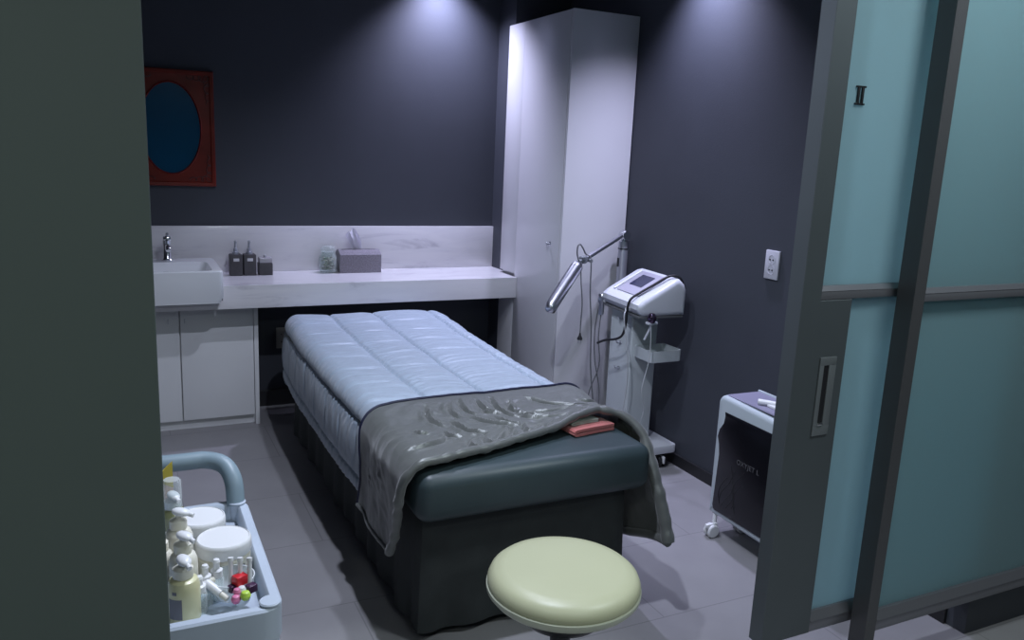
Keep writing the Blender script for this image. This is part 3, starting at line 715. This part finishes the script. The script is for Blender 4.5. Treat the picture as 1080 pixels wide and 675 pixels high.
# dropper bottles
def dropper(label, u, v, r, h):
    p = atz(u, v, TF+h); x, y = p.x, p.y
    o = thing('dropper_bottle', label, 'bottle', (x, y, TF), 'small dropper bottles on the trolley')
    b = N(); lathe(b, [(0, 0), (r*.95, 0), (r, .003), (r, h*.5), (r*.6, h*.58), (0, h*.58)], (x, y, TF), 18); part('bottle', b, 'clear', o)
    b = N(); lathe(b, [(0, h*.56), (r*.85, h*.56), (r*.85, h*.72), (r*.5, h*.76), (r*.42, h*.88), (r*.55, h*.92), (r*.4, h*.98), (0, h)], (x, y, TF), 18); part('cap', b, 'white', o)
dropper('clear dropper bottle with white cap nearest the front rim', 210, 607, .0125, .07)
dropper('clear dropper bottle with white cap in the middle of the three', 216, 595, .0125, .078)
dropper('clear dropper bottle with white cap against the front cream jar', 228, 589, .0125, .08)
# white squeeze tubes lying
for k, (lab, p0, p1) in enumerate((('white squeeze tube lying over the dropper bottles', (205, 622, .665), (226, 611, .672)), ('white squeeze tube leaning toward the glass bowl', (216, 613, .672), (240, 632, .650)))):
    A, B = atz(*p0), atz(*p1)
    o = thing('squeeze_tube', lab, 'tube', A.lerp(B, .5), 'white squeeze tubes on the trolley')
    b = N(); tube(b, [A, A.lerp(B, .7)], .0075, 12, 0); part('tube_body', b, 'white', o)
    b = N(); tube(b, [A.lerp(B, .71), B], .0055, 12, 0); part('cap', b, 'ivory', o)
# glass bowl with small items
bp_ = atz(249, 636, TF); bx, by = bp_.x-.004, bp_.y+.022
o = thing('glass_bowl', 'small clear glass bowl of coloured caps at the front of the trolley', 'bowl', (bx, by, TF))
b = N(); lathe(b, [(0, .002), (.022, .002), (.026, .004), (.038, .022), (.041, .044), (.039, .044), (.036, .023), (.024, .007), (0, .006)], (bx, by, TF), 32); part('bowl', b, 'bowlglass', o)
def small(name, label, m, u, v, z, r, kind='ball'):
    p = atz(u, v, z); b = N()
    if kind == 'ball': lathe(b, [(0, -r), (r*.7, -r*.7), (r, 0), (r*.7, r*.7), (0, r)], p, 16)
    else: box(b, -r, r, -r*.8, r*.8, -r*.8, r*.8, r*.2, mx=Matrix.Translation(p) @ Matrix.Rotation(.5, 4, 'Z'))
    tag(obj(name, b, m), label, 'cap', 'small items in the glass bowl')
small('bottle_cap', 'red cap on top in the glass bowl', 'redp', 253, 611, .676, .0115, 'box')
small('bottle_cap', 'lime green cap in the glass bowl', 'lime', 259, 628, .662, .0095)
small('bottle_cap', 'pink cap left of the lime one in the glass bowl', 'rose', 249, 632, .655, .009)
small('bottle_cap', 'pale pink cap above the lime one in the glass bowl', 'rose', 250, 624, .664, .0075)
small('bottle_cap', 'plum coloured cap at the right inside the glass bowl', 'purp', 265, 620, .663, .009, 'box')
small('bottle_cap', 'plum coloured cap at the left inside the glass bowl', 'purp', 246, 620, .664, .008, 'box')
small('bottle_cap', 'white cap under the red one in the glass bowl', 'white', 255, 622, .664, .008)
# white sticks
for lab, u in (('white applicator stick nearest the dropper bottles', 242), ('middle white applicator stick of three', 252), ('white applicator stick nearest the tray side', 262)):
    A = atz(u+1, 622, .655); B = atz(u, 593, .705); B.y = A.y+.012; B.x = A.x+.003
    b = N(); tube(b, [A-Vector((0, 0, .006)), B], .0042, 10, 0); o = thing('applicator_stick', lab, 'applicator', A, 'white applicator sticks in the bowl'); part('shaft', b, 'white', o)
    b = N(); tube(b, [B, B+(B-A).normalized()*.006], .0052, 10, 0); part('tip', b, 'white', o)

# ------------------------------------------------------------------ facial machine on stand
fm = thing('facial_machine', 'white facial treatment machine on a wheeled column by the right wall', 'machine', (2.22, 3.12, 0))
b = N(); prism(b, rrect(2.03, 2.360, 2.955, 3.40, .02), .072, .112, 'z', bev=.004); base = part('base_plate', b, 'machine', fm)
for x, y in ((2.29, 2.985), (2.07, 2.985), (2.29, 3.37), (2.07, 3.37)):
    b = N(); tube(b, [(x, y, .073), (x, y, .055)], .008, 8, 0)
    for s in (-1, 1): lathe(b, [(0, -.009), (.026, -.009), (.031, -.004), (.031, .004), (.026, .009), (0, .009)], (x+s*.014, y, .031), 20, Matrix.Rotation(PI/2, 4, 'Y'))
    w = part('caster', b, 'black', base)
    b = N(); box(b, x-.004, x+.004, y-.034, y+.01, .022, .058, .002); part('brake_tab', b, 'white', w)
b = N(); prism(b, rrect(2.125, 2.275, 3.065, 3.25, .012), .112, .775, 'z', bev=.001); col = part('column', b, 'machinecol', fm)
for z in (.705, .585, .46):
    b = N(); tube(b, [(2.126, 3.15, z), (2.105, 3.15, z), (2.098, 3.145, z+.012)], .004, 8, 3); lathe(b, [(0, 0), (.009, 0), (.009, .003), (0, .003)], (2.1255, 3.15, z), 12, Matrix.Rotation(-PI/2, 4, 'Y')); part('cable_hook', b, 'steel', col)
# head: sloped console, front toward the bed
hrot = Matrix.Translation((2.20, 3.10, .755)) @ Matrix.Rotation(math.radians(-5), 4, 'Z')
b = N()
prof = [(-.115, .012), (-.128, .030), (-.126, .052), (-.10, .074), (.055, .163), (.080, .167), (.108, .142), (.118, .118), (.118, .004), (.0, 0), (-.10, 0)]
prism(b, prof, -.185, .185, 'y', bev=.022, seg=5, mx=hrot); head = part('console', b, 'machine', fm)
sl = math.atan2(.163-.074, .155)
smx = hrot @ Matrix.Translation((-.020, 0, .121)) @ Matrix.Rotation(-sl, 4, 'Y')
b = N(); prism(b, rrect(-.082, .082, -.115, .10, .012), 0, .0035, 'z', bev=.001, mx=smx); sc = part('screen_surround', b, 'screenframe', head)
b = N(); prism(b, rrect(-.028, .056, -.052, .062, .004), .0035, .0048, 'z', mx=smx); part('screen', b, 'screen', sc)
b = N(); box(b, -.084, .084, .108, .124, 0, .006, .002, mx=smx); part('trim_strip', b, 'white', head)
b = N(); box(b, -.118, .112, -.176, .176, -.010, .001, .003, mx=hrot); part('underside_seam', b, 'cable', head)
# side tray
b = N(); q = bmesh.new(); X0, X1, Y0, Y1 = 2.145, 2.315, 2.925, 3.064
def lp(ins, z): return [q.verts.new((p[0], p[1], z)) for p in rrect(X0+ins, X1-ins, Y0+ins, Y1-ins, .012, 3)]
LL = [lp(.004, .535), lp(0, .539), lp(0, .590), lp(.005, .590), lp(.007, .545)]
for A, B in zip(LL, LL[1:]):
    for k in range(len(A)): q.faces.new((A[k], A[(k+1) % len(A)], B[(k+1) % len(A)], B[k]))
q.faces.new(LL[0][::-1]); q.faces.new(LL[-1]); bmesh.ops.recalc_face_normals(q, faces=q.faces); add_bm(b, q); part('side_tray', b, 'machinecol', fm)
# probe holder on the left end of the console, probe ball on the right
p = hrot @ Vector((-.115, .195, .012))
b = N(); lathe(b, [(0, .03), (.014, .03), (.020, .022), (.020, -.012), (.013, -.022), (.013, -.075), (0, -.077)], p, 18); pr = part('probe', b, 'steel', fm, 'chrome handheld probe')
b = N(); box(b, p.x-.004, p.x+.03, p.y-.03, p.y-.012, p.z-.01, p.z+.012, .003); part('holder', b, 'machine', pr)
p = hrot @ Vector((-.065, -.200, -.006))
b = N(); lathe(b, [(0, .028), (.012, .025), (.019, .014), (.021, 0), (.017, -.012), (.011, -.018), (0, -.019)], p, 20); pr = part('probe_ball', b, 'ball', fm, 'dark plum ball tip')
b = N(); tube(b, [p+Vector((0, .0, -.012)), p+Vector((0, .01, -.05)), p+Vector((-.01, .03, -.10))], .006, 10, 3); box(b, p.x-.02, p.x+.03, p.y-.008, p.y+.02, p.z-.026, p.z-.014, .003); part('holder', b, 'machine', pr)
p = hrot @ Vector((-.125, -.10, .022))
b = N(); tube(b, [p, p+Vector((-.022, -.006, .002))], .008, 10, 0); part('plug', b, 'white', fm)
b = N(); tube(b, [p+Vector((-.02, -.006, .002)), p+Vector((-.04, -.02, -.03)), p+Vector((-.03, -.03, -.12)), p+Vector((-.01, -.035, -.25)), p+Vector((.0, -.02, -.40)), p+Vector((-.02, -.01, -.55)), p+Vector((-.03, .02, -.645))], .0025, 6, 6); part('probe_cable', b, 'cablew', fm)
h0 = hrot @ Vector((-.115, .195, -.06))
b = N(); tube(b, [h0, h0+Vector((-.005, 0, -.12)), h0+Vector((.002, -.01, -.26)), h0+Vector((-.03, .02, -.42)), h0+Vector((-.02, .03, -.60))], .0028, 6, 6)
tube(b, [h0+Vector((0, .018, .05)), h0+Vector((-.01, .03, -.08)), h0+Vector((-.005, .02, -.24)), h0+Vector((.02, .0, -.40)), h0+Vector((.01, -.01, -.60))], .0028, 6, 6); part('probe_cable', b, 'cable', fm)
k0 = p_ball = hrot @ Vector((-.065, -.200, -.02))
b = N(); tube(b, [k0+Vector((0, 0, -.02)), k0+Vector((-.01, -.02, -.16)), k0+Vector((-.045, -.03, -.30)), k0+Vector((-.02, -.02, -.42)), k0+Vector((-.07, 0, -.58))], .002, 6, 6); part('probe_cable', b, 'cablew', fm)
# black lead over the console
H = lambda x, y, z: hrot @ Vector((x, y, z))
b = N(); tube(b, [H(.122, -.155, .12), H(.095, -.150, .168), H(.05, -.135, .176), H(-.03, -.125, .132), H(-.09, -.115, .096), H(-.128, -.112, .070), H(-.142, -.112, .03), H(-.145, -.11, -.05), H(-.146, -.09, -.10), H(-.155, -.05, -.128), H(-.17, .03, -.152), H(-.18, .085, -.178)], lambda q: .0058, 10, 6)
part('black_lead', b, 'black', fm, 'black lead looped over the console')

# ------------------------------------------------------------------ magnifier lamp
ml = thing('magnifier_lamp', 'silver tube lamp on a jointed arm and pole behind the facial machine', 'lamp', (2.318, 3.475, 0))
px_, py_ = 2.318, 3.475
b = N(); lathe(b, [(0, 0), (.055, 0), (.055, .012), (.03, .03), (.0255, .04), (.0255, .99), (.024, .995), (.024, 1.03), (0, 1.03)], (px_, py_, 0), 24); pl = part('pole', b, 'silver', ml)
b = N(); lathe(b, [(.0255, 0), (.0268, 0), (.0268, .005), (.0255, .005)], (px_, py_, .99), 24); part('collar_ring', b, 'black', pl)
b = N(); box(b, px_-.0275, px_-.02, py_-.008, py_+.008, .90, .945, .001); part('switch', b, 'black', pl)
top = Vector((px_-.004, py_-.01, 1.062)); J = aty(619, 272, 3.36); J0 = aty(611, 277, 3.33); HE = aty(577.5, 329, 3.25)
b = N(); lathe(b, [(0, -.024), (.022, -.024), (.026, -.012), (.026, .012), (.022, .024), (0, .024)], top, 20, Matrix.Rotation(PI/2, 4, 'X')); tube(b, [(px_, py_, 1.02), (px_, py_, 1.06)], .018, 12, 0); part('arm_joint', b, 'chrome', ml)
b = N(); tube(b, [top+Vector((-.02, -.01, 0)), J], .0115, 12, 0); part('arm', b, 'steel', ml)
b = N(); q = bmesh.new(); bmesh.ops.create_uvsphere(q, u_segments=16, v_segments=10, radius=.02); add_bm(b, q, Matrix.Translation(J.lerp(J0, .4)))
tube(b, [J, J0], .011, 10, 0); tube(b, [J+Vector((.01, -.028, -.012)), J+Vector((.01, .028, -.012))], .009, 10, 0); tube(b, [J.lerp(J0, .6)+Vector((0, -.02, .012)), J.lerp(J0, .6)+Vector((0, .02, .012))], .008, 10, 0)
part('swivel', b, 'handle', ml)
dv = (HE-J0); 
def hr(q): return .030*(min(1, .55+q*6) if q < .08 else (math.sqrt(max(0.02, 1-((q-.86)/.14)**2)) if q > .86 else 1))
b = N(); tube(b, [J0.lerp(HE, k/40) for k in range(41)], hr, 24, 0); lh = part('lamp_head', b, 'steel', ml)
dn = dv.normalized(); side = Vector((CR)).normalized()
b = N(); 
off_ = (dn.cross(Vector((.3, -1, 0)).normalized())).normalized()
off_ = off_ if off_.x > 0 else -off_
tube(b, [J0.lerp(HE, .06+k*.04)+off_*.012 for k in range(23)], .0215, 16, 0); part('lens_strip', b, 'black', lh)
def cable(pts, r=.0036): b = N(); tube(b, pts, r, 8, 8); return b
A = J0+Vector((.0, -.012, .02)); 
part('cord', cable([aty(611, 277, 3.32), aty(608.8, 268, 3.31), aty(609.5, 260, 3.30), aty(612, 257.8, 3.30), aty(615, 262, 3.30), aty(618, 268, 3.32), aty(622.5, 271, 3.31), aty(623.5, 280, 3.30), aty(622.5, 310, 3.30), aty(623.5, 345, 3.30), aty(622.8, 385, 3.30), aty(625.5, 425, 3.30), atz(628, 445, .05), atz(640, 452, .02)]), 'cable', ml)
part('plug_cord', cable([aty(612.5, 281, 3.31), aty(613, 300, 3.30), aty(614, 320, 3.30), aty(612.5, 340, 3.30), aty(611.8, 352, 3.30)], .0033), 'cable', ml)
P0 = aty(611.8, 351, 3.30)
b = N(); lathe(b, [(0, 0), (.004, 0), (.006, -.014), (.013, -.026), (.013, -.034), (0, -.036)], P0, 14); pg = part('plug', b, 'black', ml)
b = N()
for s in (-1, 1): tube(b, [P0+Vector((s*.007, 0, -.035)), P0+Vector((s*.007, 0, -.052))], .0022, 8, 0)
part('pins', b, 'steel', pg)

# ------------------------------------------------------------------ oxygen machine
ox = thing('oxygen_machine', 'low pale grey wheeled machine with black side panel by the sliding door', 'machine', (2.14, 2.15, 0))
orot = Matrix.Translation((2.052, 2.345, 0)) @ Matrix.Rotation(math.radians(-1.5), 4, 'Z')   # local x = width, local -y = along
Ln, Wd, Z0, Z1 = .46, .180, .088, .575
def rect_side():
    out = []
    for cy, cz, a, r in ((-.035, Z1-.035, 0, .035), (-Ln+.035, Z1-.05, PI/2, .035), (-Ln+.03, Z0+.02, PI, .02), (-.015, Z0+.015, 1.5*PI, .015)):
        out += [(cy+r*math.cos(a+PI/2*k/6), cz+r*math.sin(a+PI/2*k/6)) for k in range(7)]
    return out
b = N(); prism(b, rect_side(), 0, Wd, 'x', bev=.018, seg=4, mx=orot); body = part('casing', b, 'oxy', ox)
# black panel with a waisted outline
pan = [(-.052, .515), (-.055, .50), (-.050, .47), (-.030, .44), (-.022, .41), (-.034, .38), (-.040, .34), (-.034, .20), (-.030, .13), (-.036, .115), (-.05, .112), (-.36, .118), (-.385, .125), (-.40, .16), (-.40, .30), (-.41, .38), (-.43, .46), (-.425, .505), (-.40, .515)]
b = N(); prism(b, pan, -.004, .004, 'x', bev=.001, mx=orot); sp_ = part('side_panel', b, 'blackgloss', ox, 'black gloss side panel')
def text_mesh(s, size, ext=.0005):
    cu = bpy.data.curves.new('lettering', 'FONT'); cu.body = s; cu.size = size; cu.extrude = ext; cu.space_character = 1.08
    o = bpy.data.objects.new('lettering', cu); COL.objects.link(o); bpy.context.view_layer.update()
    me = bpy.data.meshes.new_from_object(o.evaluated_get(bpy.context.evaluated_depsgraph_get()))
    b = N(); b.from_mesh(me); bpy.data.objects.remove(o); bpy.data.curves.remove(cu); bpy.data.meshes.remove(me); return b
tmx = orot @ Matrix.Translation((-.0048, -.145, .342)) @ Matrix(((0, 0, -1, 0), (-1, 0, 0, 0), (0, 1, 0, 0), (0, 0, 0, 1)))
b = N(); add_bm(b, text_mesh('OXYJET L', .027), tmx); part('lettering', b, 'lettering', sp_, 'grey lettering', smooth=False)
b = N()
for k in range(7):   # faint branching print at the left of the panel
    y0_ = -.07-.014*k; pts = [(0, y0_+.02*math.sin(k+s*.9)-.006*s, .15+.03*s+.008*math.sin(k*2)) for s in range(5+k % 3)]
    tube(b, [orot @ Vector((-.0042, p[1], p[2])) for p in pts], .0007, 5, 3)
part('panel_print', b, mat('faint_print', (.035, .035, .037), .5), sp_)
b = N(); prism(b, rrect(.016, Wd-.012, -Ln+.04, -.03, .01), Z1-.002, Z1+.002, 'z', mx=orot); tp = part('top_panel', b, 'oxytop', ox)
b = N(); prism(b, rrect(Wd-.012, Wd-.002, -Ln+.04, -.025, .004), Z1-.004, Z1+.008, 'z', bev=.002, mx=orot); part('top_rim', b, 'oxy', tp)
b = N(); tube(b, [orot @ Vector((.05, -.165, Z1+.012)), orot @ Vector((.075, -.20, Z1+.014)), orot @ Vector((.11, -.26, Z1+.016))], lambda q: .012-.003*q, 12, 4); box(b, .06, .15, -.25, -.20, Z1+.002, Z1+.012, .003, mx=orot); part('handpiece', b, 'white', ox)
for x, y in ((.012, -.035), (Wd-.03, -.04), (.02, -Ln+.05), (Wd-.03, -Ln+.05)):
    b = N(); c = orot @ Vector((x, y, 0)); tube(b, [(c.x, c.y, Z0+.002), (c.x, c.y, .055)], .009, 10, 0)
    for s in (-1, 1): lathe(b, [(0, -.007), (.022, -.007), (.0265, -.003), (.0265, .003), (.022, .007), (0, .007)], (c.x-.02, c.y+s*.012-.01, .0265), 20, Matrix.Rotation(PI/2, 4, 'X'))
    box(b, c.x-.05, c.x+.004, c.y-.018, c.y-.002, .040, .056, .004); part('caster', b, 'white', ox)

# ------------------------------------------------------------------ lights
def spot(name, loc, tgt, power, size, blend, col, rad=.035):
    l = bpy.data.lights.new(name, 'SPOT'); l.energy = power; l.spot_size = math.radians(size); l.spot_blend = blend; l.color = col; l.shadow_soft_size = rad
    o = bpy.data.objects.new(name, l); COL.objects.link(o); o.location = loc; d = Vector(tgt)-Vector(loc); o.rotation_euler = d.to_track_quat('-Z', 'Y').to_euler(); return o
COOL = (.76, .82, 1.0)
VIO = (.67, .68, 1.0)
spot('downlight_back', (1.66, 4.32, ZC-.012), (1.66, 4.37, 0), 170, 108, 1, VIO)
spot('downlight_right', (2.21, 2.98, ZC-.012), (2.36, 2.96, 0), 165, 98, 1, VIO)
spot('downlight_front', (.72, 1.74, ZC-.012), (.70, 1.80, 0), 150, 145, .8, COOL)
spot('downlight_mid', (1.02, 2.6, ZC-.012), (1.0, 2.6, 0), 72, 140, .8, COOL)
def area(name, loc, tgt, power, sx_, sy_, col):
    l = bpy.data.lights.new(name, 'AREA'); l.energy = power; l.shape = 'RECTANGLE'; l.size = sx_; l.size_y = sy_; l.color = col
    o = bpy.data.objects.new(name, l); COL.objects.link(o); o.location = loc; d = Vector(tgt)-Vector(loc); o.rotation_euler = d.to_track_quat('-Z', 'Y').to_euler(); return o
area('corridor_light', (-1.0, -.2, 2.48), (-1.0, -.2, 0), 20, .4, .4, (.90, 1.0, .96))
area('corridor_light', (.75, -1.1, 2.48), (.75, -1.1, 0), 22, .4, .4, (.86, .96, 1.0))
area('corridor_light', (1.95, .72, 2.48), (1.95, .72, 0), 27, .4, .4, (.84, .95, 1.0))  # added lamp, placed to brighten the upper part of the glass panels
w = bpy.data.worlds.new('world'); S.world = w; w.use_nodes = True
w.node_tree.nodes['Background'].inputs[0].default_value = (.55, .65, .75, 1); w.node_tree.nodes['Background'].inputs[1].default_value = .05

S.view_settings.view_transform = 'Standard'; S.view_settings.look = 'None'; S.view_settings.gamma = 1; S.view_settings.exposure = -.12
S.view_settings.use_curve_mapping = False
